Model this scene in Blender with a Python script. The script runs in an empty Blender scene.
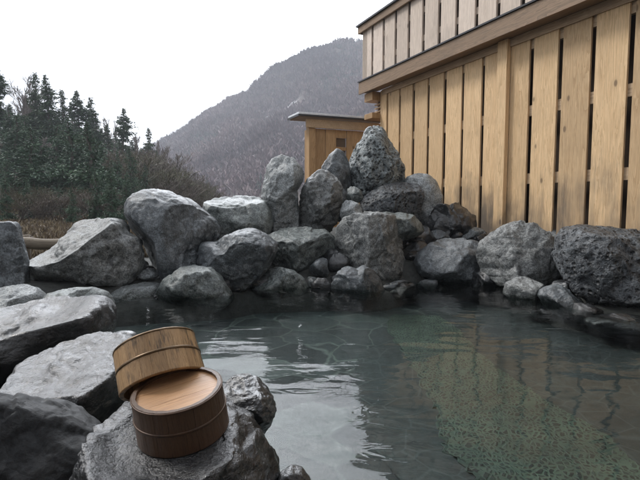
import bpy, math, random
import numpy as np
from mathutils import Vector, Matrix, noise
from math import radians as R, sin, cos, pi

# ------------------------------------------------------------------ camera, world, light
S = bpy.context.scene
C = S.collection
H = 0.80                      # eye height above the water (z = 0)
F = 498.0                     # focal length in photo pixels (640 px wide)
PITCH = R(4.6)
cam = bpy.data.cameras.new('camera'); co = bpy.data.objects.new('camera', cam); C.objects.link(co)
cam.sensor_width = 36; cam.lens = 28.0; cam.clip_start = 0.02; cam.clip_end = 3000
co.location = (0, 0, H); co.rotation_euler = (pi/2 - PITCH, 0, 0)
S.camera = co

w = bpy.data.worlds.new('World'); S.world = w; w.use_nodes = True
nt = w.node_tree; nt.nodes.clear()
sky = nt.nodes.new('ShaderNodeTexSky'); sky.sky_type = 'NISHITA'; sky.sun_disc = False
SUN_EL, SUN_ROT = R(44), R(-68)
sky.sun_elevation = SUN_EL; sky.sun_rotation = SUN_ROT
sky.dust_density = 3.0
hs = nt.nodes.new('ShaderNodeHueSaturation'); hs.inputs['Saturation'].default_value = 0.35
tc = nt.nodes.new('ShaderNodeTexCoord')
nz = nt.nodes.new('ShaderNodeTexNoise'); nz.inputs['Scale'].default_value = 2.2; nz.inputs['Detail'].default_value = 4
mp = nt.nodes.new('ShaderNodeMapping'); mp.inputs['Scale'].default_value = (1, 1, 2.6)
rp = nt.nodes.new('ShaderNodeValToRGB')
rp.color_ramp.elements[0].position = .3; rp.color_ramp.elements[0].color = (5.7, 6.05, 6.6, 1)
rp.color_ramp.elements[1].position = .7; rp.color_ramp.elements[1].color = (8.8, 9.0, 9.3, 1)
mx = nt.nodes.new('ShaderNodeMix'); mx.data_type = 'RGBA'; mx.inputs[0].default_value = .85
bg = nt.nodes.new('ShaderNodeBackground'); bg.inputs['Strength'].default_value = 0.10
out = nt.nodes.new('ShaderNodeOutputWorld')
L = nt.links.new
L(tc.outputs['Generated'], mp.inputs['Vector']); L(mp.outputs[0], nz.inputs['Vector']); L(nz.outputs['Fac'], rp.inputs['Fac'])
L(sky.outputs[0], hs.inputs['Color']); L(hs.outputs[0], mx.inputs[6]); L(rp.outputs[0], mx.inputs[7])
gd = nt.nodes.new('ShaderNodeVectorMath'); gd.operation = 'DOT_PRODUCT'; GA, GE = R(-9), R(36)
nn = nt.nodes.new('ShaderNodeVectorMath'); nn.operation = 'NORMALIZE'; L(tc.outputs['Generated'], nn.inputs[0]); L(nn.outputs[0], gd.inputs[0])
gd.inputs[1].default_value = (sin(GA)*cos(GE), cos(GA)*cos(GE), sin(GE))
g1 = nt.nodes.new('ShaderNodeMath'); g1.operation = 'MAXIMUM'; g1.inputs[1].default_value = 0; L(gd.outputs['Value'], g1.inputs[0])
g2 = nt.nodes.new('ShaderNodeMath'); g2.operation = 'POWER'; g2.inputs[1].default_value = 18; L(g1.outputs[0], g2.inputs[0])
g3 = nt.nodes.new('ShaderNodeMath'); g3.operation = 'MULTIPLY_ADD'; g3.inputs[1].default_value = 11.5; g3.inputs[2].default_value = 1; L(g2.outputs[0], g3.inputs[0])
g4 = nt.nodes.new('ShaderNodeVectorMath'); g4.operation = 'SCALE'; L(mx.outputs[2], g4.inputs[0]); L(g3.outputs[0], g4.inputs['Scale'])
L(g4.outputs[0], bg.inputs['Color']); L(bg.outputs[0], out.inputs['Surface'])

sl = bpy.data.lights.new('sun', 'SUN'); sl.energy = 2.0; sl.angle = R(14); sl.color = (1, .965, .92)
so = bpy.data.objects.new('sun', sl); C.objects.link(so)
sd = Vector((sin(SUN_ROT)*cos(SUN_EL), cos(SUN_ROT)*cos(SUN_EL), sin(SUN_EL)))
so.rotation_euler = sd.to_track_quat('Z', 'Y').to_euler()
S.view_settings.view_transform = 'Standard'; S.view_settings.look = 'None'
S.cycles.max_bounces = 6; S.cycles.diffuse_bounces = 3; S.cycles.glossy_bounces = 3; S.cycles.transparent_max_bounces = 8; S.cycles.volume_bounces = 0
S.view_settings.gamma = 1; S.view_settings.exposure = 0.56; S.view_settings.use_curve_mapping = False

# ------------------------------------------------------------------ helpers
def ray(px, py):
    u = (px-320)/F; v = (240-py)/F
    return Vector((u, cos(PITCH)+v*sin(PITCH), v*cos(PITCH)-sin(PITCH)))
def at(px, py, Y):
    d = ray(px, py); return Vector((0, 0, H)) + d*(Y/d.y)
def onz(px, py, z=0.0):
    d = ray(px, py); return Vector((0, 0, H)) + d*((z-H)/d.z)
def sm(a, b, x):
    t = min(1, max(0, (x-a)/(b-a))); return t*t*(3-2*t)

class MB:
    """collects verts / faces with one random value per face"""
    def __init__(s): s.v = []; s.f = []; s.r = []
    def add(s, vs, fs, r=0.5):
        n = len(s.v); s.v += [tuple(v) for v in vs]
        for f in fs: s.f.append(tuple(i+n for i in f)); s.r.append(r)
    def box(s, x0, x1, y0, y1, z0, z1, r=.5, bev=0.0, M=None):
        if bev:
            b = bev; vs = []
            for z, k in ((z0, b), (z0+b, 0), (z1-b, 0), (z1, b)):
                vs += [(x0+k+ (0 if k else 0), y0+k, z), (x1-k, y0+k, z), (x1-k, y1-k, z), (x0+k, y1-k, z)]
            fs = [(3, 2, 1, 0), (12, 13, 14, 15)]
            for l in range(3):
                for i in range(4):
                    j = (i+1) % 4; fs.append((l*4+i, l*4+j, l*4+4+j, l*4+4+i))
        else:
            vs = [(x0, y0, z0), (x1, y0, z0), (x1, y1, z0), (x0, y1, z0), (x0, y0, z1), (x1, y0, z1), (x1, y1, z1), (x0, y1, z1)]
            fs = [(3, 2, 1, 0), (4, 5, 6, 7), (0, 1, 5, 4), (1, 2, 6, 5), (2, 3, 7, 6), (3, 0, 4, 7)]
        if M: vs = [M @ Vector(v) for v in vs]
        s.add(vs, fs, r)
    def tube(s, pts, rad, n=5, r=.5, cap=True):
        pts = [Vector(p) for p in pts]; k = len(s.v)
        if not isinstance(rad, (list, tuple)): rad = [rad]*len(pts)
        for i, p in enumerate(pts):
            d = (pts[min(i+1, len(pts)-1)] - pts[max(i-1, 0)]).normalized()
            a = d.cross(Vector((0, 0, 1)))
            if a.length < .05: a = d.cross(Vector((1, 0, 0)))
            a.normalize(); b = d.cross(a)
            for j in range(n):
                t = 2*pi*j/n; s.v.append(tuple(p + (a*cos(t)+b*sin(t))*rad[i]))
        for i in range(len(pts)-1):
            for j in range(n):
                j2 = (j+1) % n
                s.f.append((k+i*n+j, k+i*n+j2, k+i*n+n+j2, k+i*n+n+j)); s.r.append(r)
        if cap:
            s.f.append(tuple(k+j for j in range(n))[::-1]); s.r.append(r)
            s.f.append(tuple(k+(len(pts)-1)*n+j for j in range(n))); s.r.append(r)
    def build(s, name, m, parent=None, smooth=False):
        me = bpy.data.meshes.new(name); me.from_pydata(s.v, [], s.f)
        at_ = me.attributes.new('rnd', 'FLOAT', 'FACE'); at_.data.foreach_set('value', s.r)
        if smooth: me.polygons.foreach_set('use_smooth', [True]*len(s.f))
        me.materials.append(m); me.update()
        o = bpy.data.objects.new(name, me); C.objects.link(o)
        if parent: o.parent = parent
        return o
def tag(o, label=None, cat=None, group=None, kind=None):
    if label: o['label'] = label
    if cat: o['category'] = cat
    if group: o['group'] = group
    if kind: o['kind'] = kind
    return o
def empty(name, loc=(0, 0, 0), rz=0):
    o = bpy.data.objects.new(name, None); C.objects.link(o); o.location = loc; o.rotation_euler = (0, 0, rz)
    o.empty_display_size = .1
    return o

# ------------------------------------------------------------------ materials
class Mat:
    def __init__(s, name):
        s.m = bpy.data.materials.new(name); s.m.use_nodes = True
        s.t = s.m.node_tree; s.b = s.t.nodes['Principled BSDF']; s.out = s.t.nodes['Material Output']
    def n(s, typ, **kw):
        q = s.t.nodes.new('ShaderNode'+typ)
        for k, v in kw.items():
            if k in q.inputs: q.inputs[k].default_value = v
            else: setattr(q, k, v)
        return q
    def l(s, a, b): s.t.links.new(a, b)
    def pos(s, scale=(1, 1, 1), world=False, rot=(0, 0, 0)):
        if world: g = s.n('NewGeometry'); o = g.outputs['Position']
        else: g = s.n('TexCoord'); o = g.outputs['Object']
        p = s.n('Mapping'); p.inputs['Scale'].default_value = scale; p.inputs['Rotation'].default_value = rot
        s.l(o, p.inputs['Vector']); return p.outputs[0]
    def noise(s, vec, scale, detail=6, rough=.6, dist=0, typ='FBM'):
        q = s.n('TexNoise', Scale=scale, Detail=detail, Roughness=rough, Distortion=dist); q.noise_type = typ
        s.l(vec, q.inputs['Vector']); return q.outputs['Fac']
    def vor(s, vec, scale, feature='F1', out='Distance', rand=1.0):
        q = s.n('TexVoronoi', Scale=scale, feature=feature, Randomness=rand)
        s.l(vec, q.inputs['Vector']); return q.outputs[out]
    def ramp(s, fac, *stops):
        q = s.n('ValToRGB'); e = q.color_ramp.elements
        while len(e) < len(stops): e.new(.5)
        for i, (p, c) in enumerate(stops):
            e[i].position = p
            if not isinstance(c, tuple): c = (c, c, c)
            e[i].color = (*c, 1)
        s.l(fac, q.inputs['Fac']); return q.outputs['Color']
    def mix(s, fac, a, b, mode='MIX'):
        q = s.n('Mix', data_type='RGBA', blend_type=mode)
        for v, k in ((fac, 0), (a, 6), (b, 7)):
            if k and isinstance(v, (int, float)): v = (v, v, v)
            if isinstance(v, tuple): q.inputs[k].default_value = (*v, 1)
            elif isinstance(v, (int, float)): q.inputs[k].default_value = v
            else: s.l(v, q.inputs[k])
        return q.outputs[2]
    def math(s, op, a, b=0.0, c=None):
        q = s.n('Math', operation=op)
        for i, v in enumerate((a, b) if c is None else (a, b, c)):
            if isinstance(v, (int, float)): q.inputs[i].default_value = v
            else: s.l(v, q.inputs[i])
        return q.outputs[0]
    def bump(s, h, strength, dist=.01, normal=None):
        q = s.n('Bump', Strength=strength, Distance=dist); s.l(h, q.inputs['Height'])
        if normal is not None: s.l(normal, q.inputs['Normal'])
        return q.outputs[0]
    def set(s, color=None, rough=None, normal=None, **kw):
        for v, k in ((color, 'Base Color'), (rough, 'Roughness'), (normal, 'Normal')):
            if v is None: continue
            if isinstance(v, tuple): s.b.inputs[k].default_value = (*v, 1)
            elif isinstance(v, (int, float)): s.b.inputs[k].default_value = v
            else: s.l(v, s.b.inputs[k])
        for k, v in kw.items(): s.b.inputs[k].default_value = v
        return s.m

def stone(name, dark, mid, pale, rough=(.35, .65), scale=6.0, pits=0.0, bump=.6, pale_amt=.55, vein=0.35, wet=.09, facet=.55, coat=0.3, coatr=.32, crack=.45):
    m = Mat(name); p = m.pos()
    oi = m.n('ObjectInfo')
    va = m.n('VectorMath', operation='ADD'); m.l(p, va.inputs[0])
    sc = m.n('VectorMath', operation='SCALE'); m.l(oi.outputs['Location'], sc.inputs[0]); sc.inputs['Scale'].default_value = 3.7
    m.l(sc.outputs[0], va.inputs[1]); p = va.outputs[0]
    n1 = m.noise(p, scale*.45, 5, .62, .4)
    n2 = m.noise(p, scale*3.2, 5, .68)
    n3 = m.noise(p, scale*14, 4, .7)
    big = m.ramp(n1, (.36, dark), (.55, mid))
    spots = m.ramp(n2, (1-pale_amt-.06, 0.0), (1-pale_amt+.12, 1.0))
    c = m.mix(m.math('MULTIPLY', spots, .8), big, pale)
    c = m.mix(.75, c, m.ramp(n3, (.38, .25), (.62, 1.7)), 'MULTIPLY')
    # thin pale / dark mineral seams
    mpv = m.n('Mapping'); mpv.inputs['Scale'].default_value = (1, 1.3, 2.6); mpv.inputs['Rotation'].default_value = (.4, .7, .2)
    m.l(p, mpv.inputs['Vector'])
    seam = m.noise(mpv.outputs[0], scale*.9, 6, .6, 1.4, 'RIDGED_MULTIFRACTAL')
    seamm = m.ramp(seam, (.72, 0.0), (.95, 1.0))
    c = m.mix(m.math('MULTIPLY', seamm, vein), c, tuple(min(1, x*1.35) for x in pale))
    ce = m.n('TexVoronoi', Scale=scale*.8, feature='DISTANCE_TO_EDGE'); cw = m.n('TexNoise', Scale=scale*1.2, Detail=6, Roughness=.65); m.l(p, cw.inputs['Vector'])
    cs2 = m.n('VectorMath', operation='SCALE'); m.l(cw.outputs['Color'], cs2.inputs[0]); cs2.inputs['Scale'].default_value = 1.5/scale
    cv2 = m.n('VectorMath', operation='ADD'); m.l(p, cv2.inputs[0]); m.l(cs2.outputs[0], cv2.inputs[1]); m.l(cv2.outputs[0], ce.inputs['Vector'])
    crk = m.math('MULTIPLY', m.ramp(ce.outputs['Distance'], (.0, 1.0), (.035, 0.0)), m.ramp(n1, (.42, 0.0), (.56, 1.0)))
    c = m.mix(m.math('MULTIPLY', crk, crack), c, tuple(x*.3 for x in dark))
    # wet line a hand above the water
    g = m.n('NewGeometry'); sx = m.n('SeparateXYZ'); m.l(g.outputs['Position'], sx.inputs[0])
    zz = m.math('ADD', sx.outputs['Z'], m.math('MULTIPLY', m.noise(m.pos(world=True), 9, 4), .12))
    wetm = m.ramp(m.math('MULTIPLY', zz, 1.0), (wet-.03, 1.0), (wet+.06, 0.0))
    c = m.mix(wetm, c, m.mix(1.0, c, (.38, .40, .38), 'MULTIPLY'))
    c = m.mix(1.0, c, (.81, .865, .885), 'MULTIPLY')
    r = m.math('ADD', m.math('MULTIPLY', n2, (rough[1]-rough[0])*1.4), rough[0]-.15*(rough[1]-rough[0]))
    r = m.mix(wetm, r, .16)
    vn = m.n('TexVoronoi', Scale=scale*1.1); wv = m.n('VectorMath', operation='ADD'); m.l(p, wv.inputs[0])
    nzc = m.n('TexNoise', Scale=scale*1.5, Detail=3); m.l(p, nzc.inputs['Vector']); ws = m.n('VectorMath', operation='SCALE'); m.l(nzc.outputs['Color'], ws.inputs[0]); ws.inputs['Scale'].default_value = .35/scale
    m.l(ws.outputs[0], wv.inputs[1]); m.l(wv.outputs[0], vn.inputs['Vector'])
    dv = m.n('VectorMath', operation='SUBTRACT'); m.l(wv.outputs[0], dv.inputs[0]); m.l(vn.outputs['Position'], dv.inputs[1])
    cs = m.n('VectorMath', operation='SUBTRACT'); m.l(vn.outputs['Color'], cs.inputs[0]); cs.inputs[1].default_value = (.5, .5, .5)
    dt = m.n('VectorMath', operation='DOT_PRODUCT'); m.l(dv.outputs[0], dt.inputs[0]); m.l(cs.outputs[0], dt.inputs[1])
    nr = m.bump(n1, bump*.25, .04)
    nr = m.bump(dt.outputs['Value'], facet, .9, nr)
    if pits:
        vd = m.vor(p, scale*4.5); hole = m.ramp(vd, (.12, 0.0), (.42, 1.0))
        vd2 = m.vor(p, scale*11); hole2 = m.ramp(vd2, (.1, 0.0), (.4, 1.0))
        nr = m.bump(hole, pits, .03, nr); nr = m.bump(hole2, pits*.7, .012, nr)
        c = m.mix(m.math('MULTIPLY', m.math('SUBTRACT', 1.0, hole), .75), c, tuple(x*.35 for x in dark))
    nr = m.bump(seam, bump*.4, .015, nr); nr = m.bump(m.math('SUBTRACT', 1.0, crk), bump*.5, .012, nr)
    nr = m.bump(n2, bump*.8, .015, nr); nr = m.bump(n3, bump, .005, nr)
    m.b.inputs['Coat Weight'].default_value = coat; m.b.inputs['Coat Roughness'].default_value = coatr; m.l(nr, m.b.inputs['Coat Normal'])
    return m.set(c, r, nr)

M = {}
M['grey'] = stone('grey_stone', (0.045, 0.048, 0.050), (0.102, 0.107, 0.109), (0.235, 0.240, 0.240), (.38, .7))
M['blue'] = stone('blue_grey_stone', (0.038, 0.041, 0.045), (0.080, 0.086, 0.092), (0.187, 0.197, 0.205), (.34, .66), pale_amt=.5)
M['green'] = stone('green_grey_stone', (0.041, 0.047, 0.046), (0.094, 0.103, 0.099), (0.237, 0.250, 0.237), (.38, .7))
M['brown'] = stone('brown_grey_stone', (0.046, 0.046, 0.046), (0.114, 0.112, 0.107), (0.279, 0.274, 0.264), (.42, .75), pale_amt=.57)
M['pale'] = stone('pale_stone', (0.097, 0.101, 0.101), (0.190, 0.193, 0.190), (0.359, 0.359, 0.355), (.45, .75), pale_amt=.6)
M['dark'] = stone('dark_wet_stone', (0.013, 0.013, 0.014), (0.032, 0.033, 0.035), (0.088, 0.090, 0.094), (.18, .45), pale_amt=.42, vein=.2, coat=.8, coatr=.22)
M['black'] = stone('black_damp_stone', (.006, .007, .008), (.013, .014, .016), (.035, .037, .04), (.5, .8), pale_amt=.36, vein=.1, coat=0, bump=.3)
M['wet'] = stone('wet_grey_stone', (0.0050, 0.0050, 0.0056), (0.0118, 0.0118, 0.0130), (0.0267, 0.0279, 0.0298), (.15, .42), scale=8, pale_amt=.47, vein=.25, wet=.10, coat=.85, coatr=.2, bump=.8, facet=.22, crack=.2)
M['lava'] = stone('pitted_lava', (0.058, 0.064, 0.064), (0.141, 0.152, 0.152), (0.288, 0.305, 0.302), (.5, .8), scale=5, pits=.9, vein=.1)
M['blacklava'] = stone('black_lava', (0.019, 0.020, 0.022), (0.053, 0.055, 0.059), (0.135, 0.141, 0.149), (.42, .75), scale=5, pits=.8, vein=.12, bump=.8)

def wood(name, a, b, knot=True, stain=0.0, rough=.7, gs=9, axis='z', bumpk=.3, knotc=(.10, .055, .03), dirt=.35):
    m = Mat(name)
    at_ = m.n('Attribute', attribute_name='rnd'); rn = at_.outputs['Fac']
    sc = {'z': (1, 1, .07), 'x': (.07, 1, 1)}[axis]
    tcn = m.n('TexCoord'); sep = m.n('CombineXYZ')
    m.l(m.math('MULTIPLY', rn, 37.0), sep.inputs[0]); m.l(m.math('MULTIPLY', rn, 17.0), sep.inputs[2])
    va = m.n('VectorMath', operation='ADD'); m.l(tcn.outputs['Object'], va.inputs[0]); m.l(sep.outputs[0], va.inputs[1])
    mpn = m.n('Mapping'); mpn.inputs['Scale'].default_value = sc; m.l(va.outputs[0], mpn.inputs['Vector']); p = mpn.outputs[0]
    g1 = m.noise(p, gs, 5, .55, 1.2)
    rings = m.math('FRACT', m.math('MULTIPLY', g1, 9.0))
    g2 = m.noise(p, gs*14, 4, .6)
    c = m.mix(m.ramp(rings, (.0, 0.0), (.75, .6), (1, 1.15)), a, b)
    c = m.mix(.35, c, m.ramp(g2, (.3, .55), (.7, 1.3)), 'MULTIPLY')
    c = m.mix(1.0, c, m.ramp(rn, (0, (.80, .77, .74)), (.5, (1.0, .97, .93)), (1, (1.12, 1.10, 1.08))), 'MULTIPLY')
    blotch = m.noise(va.outputs[0], 2.3, 5, .6)
    c = m.mix(m.math('MULTIPLY', m.ramp(blotch, (.5, 0.0), (.75, 1.0)), dirt), c, tuple(x*.45 for x in b))
    if knot:
        mk = m.n('Mapping'); mk.inputs['Scale'].default_value = (1, 1, .55) if axis == 'z' else (.55, 1, 1)
        m.l(va.outputs[0], mk.inputs['Vector'])
        kd = m.vor(mk.outputs[0], 5.2)
        km = m.ramp(kd, (.065, 1.0), (.11, 0.0))
        ksel = m.vor(mk.outputs[0], 5.2, out='Color'); sk = m.n('SeparateColor'); m.l(ksel, sk.inputs[0])
        km = m.math('MULTIPLY', km, m.math('GREATER_THAN', sk.outputs[0], .2))
        c = m.mix(m.math('MULTIPLY', km, .85), c, knotc)
        halo = m.math('MULTIPLY', m.ramp(kd, (.08, 1.0), (.24, 0.0)), m.math('GREATER_THAN', sk.outputs[0], .2))
        c = m.mix(m.math('MULTIPLY', halo, .28), c, tuple(x*.7 for x in b))
    if stain:
        sx = m.n('SeparateXYZ'); m.l(tcn.outputs['Object'], sx.inputs[0])
        mst = m.n('Mapping'); mst.inputs['Scale'].default_value = (1, 1, .12); m.l(va.outputs[0], mst.inputs['Vector'])
        sn = m.noise(mst.outputs[0], 11, 6, .65); sn2 = m.noise(va.outputs[0], 1.6, 3)
        hgt = m.math('SUBTRACT', sx.outputs['Z'], m.math('MULTIPLY', m.math('SUBTRACT', sn, .5), 1.1))
        hgt = m.math('SUBTRACT', hgt, m.math('MULTIPLY', m.math('SUBTRACT', sn2, .5), 1.6))
        st = m.ramp(hgt, (.38, 1.0), (1.02, 0.0))
        c = m.mix(m.math('MULTIPLY', st, stain), c, (.075, .068, .062))
    nr = m.bump(g2, bumpk, .003); nr = m.bump(rings, bumpk*.5, .002, nr)
    return m.set(c, rough, nr)
M['plank'] = wood('cedar_plank', (.74, .535, .315), (.57, .385, .205), stain=.9, dirt=.22)
M['plank_grey'] = wood('weathered_plank', (.70, .61, .53), (.56, .47, .40), stain=0)
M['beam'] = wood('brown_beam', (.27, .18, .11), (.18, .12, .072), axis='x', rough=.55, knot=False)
M['beam_tan'] = wood('tan_beam', (.50, .375, .25), (.37, .265, .165), axis='x', knot=False)  # paler tan wood for rails, trim, louvres and shed header
M['shedwood'] = wood('shed_board', (.44, .29, .15), (.31, .19, .09))
M['void'] = Mat('dark_backing').set((.12, .085, .058), .8)
M['metal'] = Mat('black_flashing').set((.03, .032, .037), .35)
mm = Mat('roof_sheet'); n_ = mm.noise(mm.pos(), 14, 5); M['roofmetal'] = mm.set(mm.ramp(n_, (.3, (.55, .57, .6)), (.7, (.75, .77, .8))), .45)
M['bucket'] = wood('bucket_stave', (.46, .30, .15), (.30, .18, .085), knot=False, gs=60, rough=.42, dirt=.5)
M['bucketdark'] = wood('soaked_stave', (.105, .060, .034), (.060, .034, .021), knot=False, gs=60, rough=.34, dirt=.5)
M['bucketbase'] = wood('bucket_base_board', (.49, .295, .155), (.37, .205, .105), knot=False, gs=26, axis='x', rough=.38, dirt=.45)
mm = Mat('hoop'); n_ = mm.noise(mm.pos(), 60, 4); M['hoop'] = mm.set(mm.ramp(n_, (.3, (.05, .03, .02)), (.7, (.12, .07, .045))), .4, Metallic=.3)
mm = Mat('hoop_bronze'); n_ = mm.noise(mm.pos(), 60, 4); M['hoop2'] = mm.set(mm.ramp(n_, (.3, (.10, .065, .035)), (.7, (.20, .13, .07))), .35, Metallic=.5)

# upper bucket mould streaks
def streaked(base):
    m = base.node_tree
    b = m.nodes['Principled BSDF']; src = b.inputs['Base Color'].links[0].from_socket
    q = Mat.__new__(Mat); q.m = base; q.t = m; q.b = b
    p = q.pos((1, 1, .16)); n1 = q.noise(p, 85, 5, .6); n2 = q.noise(q.pos(), 11, 3)
    k = q.math('MULTIPLY', q.ramp(n1, (.50, 0.0), (.58, 1.0)), q.ramp(n2, (.44, 0.0), (.54, 1.0)))
    c = q.mix(q.math('MULTIPLY', k, .65), src, (.022, .018, .014)); q.l(c, b.inputs['Base Color'])
streaked(M['bucket'])

# ------------------------------------------------------------------ terrain
POOL = [onz(*p) for p in ((104, 312), (118, 303), (160, 300), (230, 297), (258, 292), (330, 290), (388, 290), (410, 284), (483, 281),
                          (520, 288), (552, 303), (610, 312), (690, 322))]
POOL = [(p.x, p.y) for p in POOL] + [(2.3, 1.6), (1.9, .2), (1.2, -.9), (-.2, -1.2), (-.25, .6), (-.17, 1.15), (-.24, 1.5), (-.36, 1.9), (-.60, 2.35),
        (-.86, 2.6), (-1.1, 2.8), (-1.3, 3.1)]
PA = np.array(POOL)
def pool_sd(X, Y):
    """signed distance to the pool outline (negative inside), vectorised"""
    X = np.asarray(X, float); Y = np.asarray(Y, float)
    d = np.full(X.shape, 1e9); ins = np.zeros(X.shape, bool)
    n = len(PA)
    for i in range(n):
        a = PA[i]; b = PA[(i+1) % n]; e = b-a
        t = np.clip(((X-a[0])*e[0]+(Y-a[1])*e[1])/(e@e), 0, 1)
        d = np.minimum(d, np.hypot(X-a[0]-t*e[0], Y-a[1]-t*e[1]))
        c = (a[1] > Y) != (b[1] > Y)
        with np.errstate(divide='ignore', invalid='ignore'):
            xi = a[0] + (Y-a[1])*e[0]/(e[1] if e[1] else 1e-9)
        ins ^= c & (X < xi)
    return np.where(ins, -d, d)
def ss(a, b, x):
    t = np.clip((x-a)/(b-a), 0, 1); return t*t*(3-2*t)
FLOOR = -.20
def ground(X, Y):
    X = np.asarray(X, float); Y = np.asarray(Y, float)
    sd = pool_sd(X, Y)
    near = (1-ss(3.3, 4.0, Y))*(1-ss(-.2, .6, X))
    z = -.5 + .42*ss(-.08, .10, sd) + .20*ss(.05, .7, sd)
    z = z - .34*near*ss(-.05, .1, sd)
    z = z + .012*np.sin(X*9.1+Y*5)*np.sin(Y*8.3-X*4)
    z = z + .30*np.exp(-((X-.45)/1.3)**2-((Y-6.3)/.9)**2)*ss(0, .5, sd) + .2*np.exp(-((X-2.0)/1.6)**2-((Y-5.8)/1.3)**2)*ss(0, .4, sd)
    z = z + .10*np.sin(X*1.7+Y*.9)*np.sin(Y*1.3-X*.6)*ss(.3, 2, sd)*.5
    u = -X-.42*Y
    far = ss(13, 34, Y)
    z = z + .40*far*np.log1p(np.exp(np.clip(u*.9, -30, 30)))/.9
    z = z + far*.5*np.sin(X*.31+1)*np.sin(Y*.23)
    z = z - 14*ss(70, 130, Y)*ss(-60, 0, X+.1*Y)
    return z
def gz(x, y): return float(ground(np.array([x]), np.array([y]))[0])
def grid(name, xs, ys, fn, mat):
    X, Y = np.meshgrid(xs, ys); Z = fn(X, Y)
    v = np.stack([X, Y, Z], -1).reshape(-1, 3); nx, ny = len(xs), len(ys)
    i = np.arange(nx*ny).reshape(ny, nx)
    f = np.stack([i[:-1, :-1], i[:-1, 1:], i[1:, 1:], i[1:, :-1]], -1).reshape(-1, 4)
    me = bpy.data.meshes.new(name); me.from_pydata(v.tolist(), [], f.tolist())
    me.polygons.foreach_set('use_smooth', [True]*len(f)); me.materials.append(mat)
    o = bpy.data.objects.new(name, me); C.objects.link(o); return o
mm = Mat('earth'); p = mm.pos(world=True)
n1 = mm.noise(p, 1.1, 8, .65); n2 = mm.noise(p, 14, 8, .7); n3 = mm.noise(p, 45, 4, .7)
c = mm.ramp(n1, (.35, (.035, .028, .02)), (.5, (.085, .063, .042)), (.66, (.17, .125, .08)))
c = mm.mix(.6, c, mm.ramp(n2, (.3, .5), (.7, 1.5)), 'MULTIPLY')
c = mm.mix(.5, c, mm.ramp(n3, (.3, .5), (.7, 1.5)), 'MULTIPLY')
# wet concrete and mud close to the pool, also darkened for shaded hollows between rocks
geo = mm.n('NewGeometry'); sx = mm.n('SeparateXYZ'); mm.l(geo.outputs['Position'], sx.inputs[0])
near = mm.ramp(mm.math('DIVIDE', mm.math('ADD', sx.outputs['Y'], mm.math('MULTIPLY', n1, 1.4)), 10.0), (.72, 1.0), (.80, 0.0))
c = mm.mix(near, c, mm.ramp(n2, (.3, (.016, .018, .017)), (.7, (.058, .060, .054))))
M['earth'] = mm.set(c, .8, mm.bump(n2, .9, .03))
def spaced(a, b, n0, n1, k):
    t = np.linspace(0, 1, n1); return a + (b-a)*t**k
xs = np.concatenate([-spaced(4, 420, 0, 60, 2.2)[::-1], np.linspace(-4, 5, 181)[1:-1], spaced(5, 420, 0, 50, 2.2)])
ys = np.concatenate([-spaced(2, 200, 0, 12, 2)[::-1], np.linspace(-2, 8, 201)[1:-1], spaced(8, 520, 0, 110, 2.0)])
tag(grid('ground', xs, ys, ground, M['earth']), 'brown earth bank behind the pool rocks', kind='structure')

# ------------------------------------------------------------------ pool floor, mosaic, water
def sheet(name, poly, z, mat, step=None):
    me = bpy.data.meshes.new(name); me.from_pydata([(x, y, z) for x, y in poly], [], [tuple(range(len(poly)))])
    me.materials.append(mat); o = bpy.data.objects.new(name, me); C.objects.link(o); return o
mm = Mat('flagstone_floor'); p = mm.pos((1, 1, 1), world=True)
wob = mm.noise(p, 1.6, 3, .5); cb = mm.n('CombineXYZ'); mm.l(wob, cb.inputs[0]); mm.l(wob, cb.inputs[1])
va = mm.n('VectorMath', operation='ADD'); mm.l(p, va.inputs[0]); sc = mm.n('VectorMath', operation='SCALE'); mm.l(cb.outputs[0], sc.inputs[0]); sc.inputs['Scale'].default_value = .5; mm.l(sc.outputs[0], va.inputs[1])
pp = va.outputs[0]
edge = mm.vor(pp, 2.7, 'DISTANCE_TO_EDGE'); cellc = mm.vor(pp, 2.7, out='Color')
sc_ = mm.n('SeparateColor'); mm.l(cellc, sc_.inputs[0])
n2 = mm.noise(p, 9, 6, .65); n3 = mm.noise(p, 2.2, 5, .6)
c = mm.ramp(sc_.outputs[0], (0, (.012, .018, .020)), (.45, (.032, .045, .046)), (.8, (.062, .082, .078)), (1, (.014, .020, .023)))
c = mm.mix(.6, c, mm.ramp(n2, (.3, .5), (.7, 1.5)), 'MULTIPLY')
gm = mm.ramp(edge, (.006, 1.0), (.030, 0.0))
c = mm.mix(mm.math('MULTIPLY', gm, .7), c, (.105, .135, .122))
c = mm.mix(.8, c, mm.ramp(n3, (.3, .45), (.65, 1.35)), 'MULTIPLY')
M['flags'] = mm.set(c, .7)
fcx, fcy = PA.mean(0)
sheet('pool_floor', [(fcx+(x-fcx)*1.12, fcy+(y-fcy)*1.12) for x, y in POOL], FLOOR, M['flags'])
tag(bpy.data.objects['pool_floor'], kind='structure')
mm = Mat('slate_floor'); p = mm.pos((1, 1, 1), world=True); n1 = mm.noise(p, 3, 7, .65); n2 = mm.noise(p, 24, 5, .6)
e2 = mm.vor(p, 5.5, 'DISTANCE_TO_EDGE')
c = mm.ramp(n1, (.3, (.010, .016, .017)), (.7, (.034, .048, .048)))
c = mm.mix(.5, c, mm.ramp(n2, (.3, .4), (.7, 1.5)), 'MULTIPLY')
c = mm.mix(mm.math('MULTIPLY', mm.ramp(e2, (.01, 1.0), (.03, 0.0)), .35), c, (.08, .105, .10))
M['slate'] = mm.set(c, .7)
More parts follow.
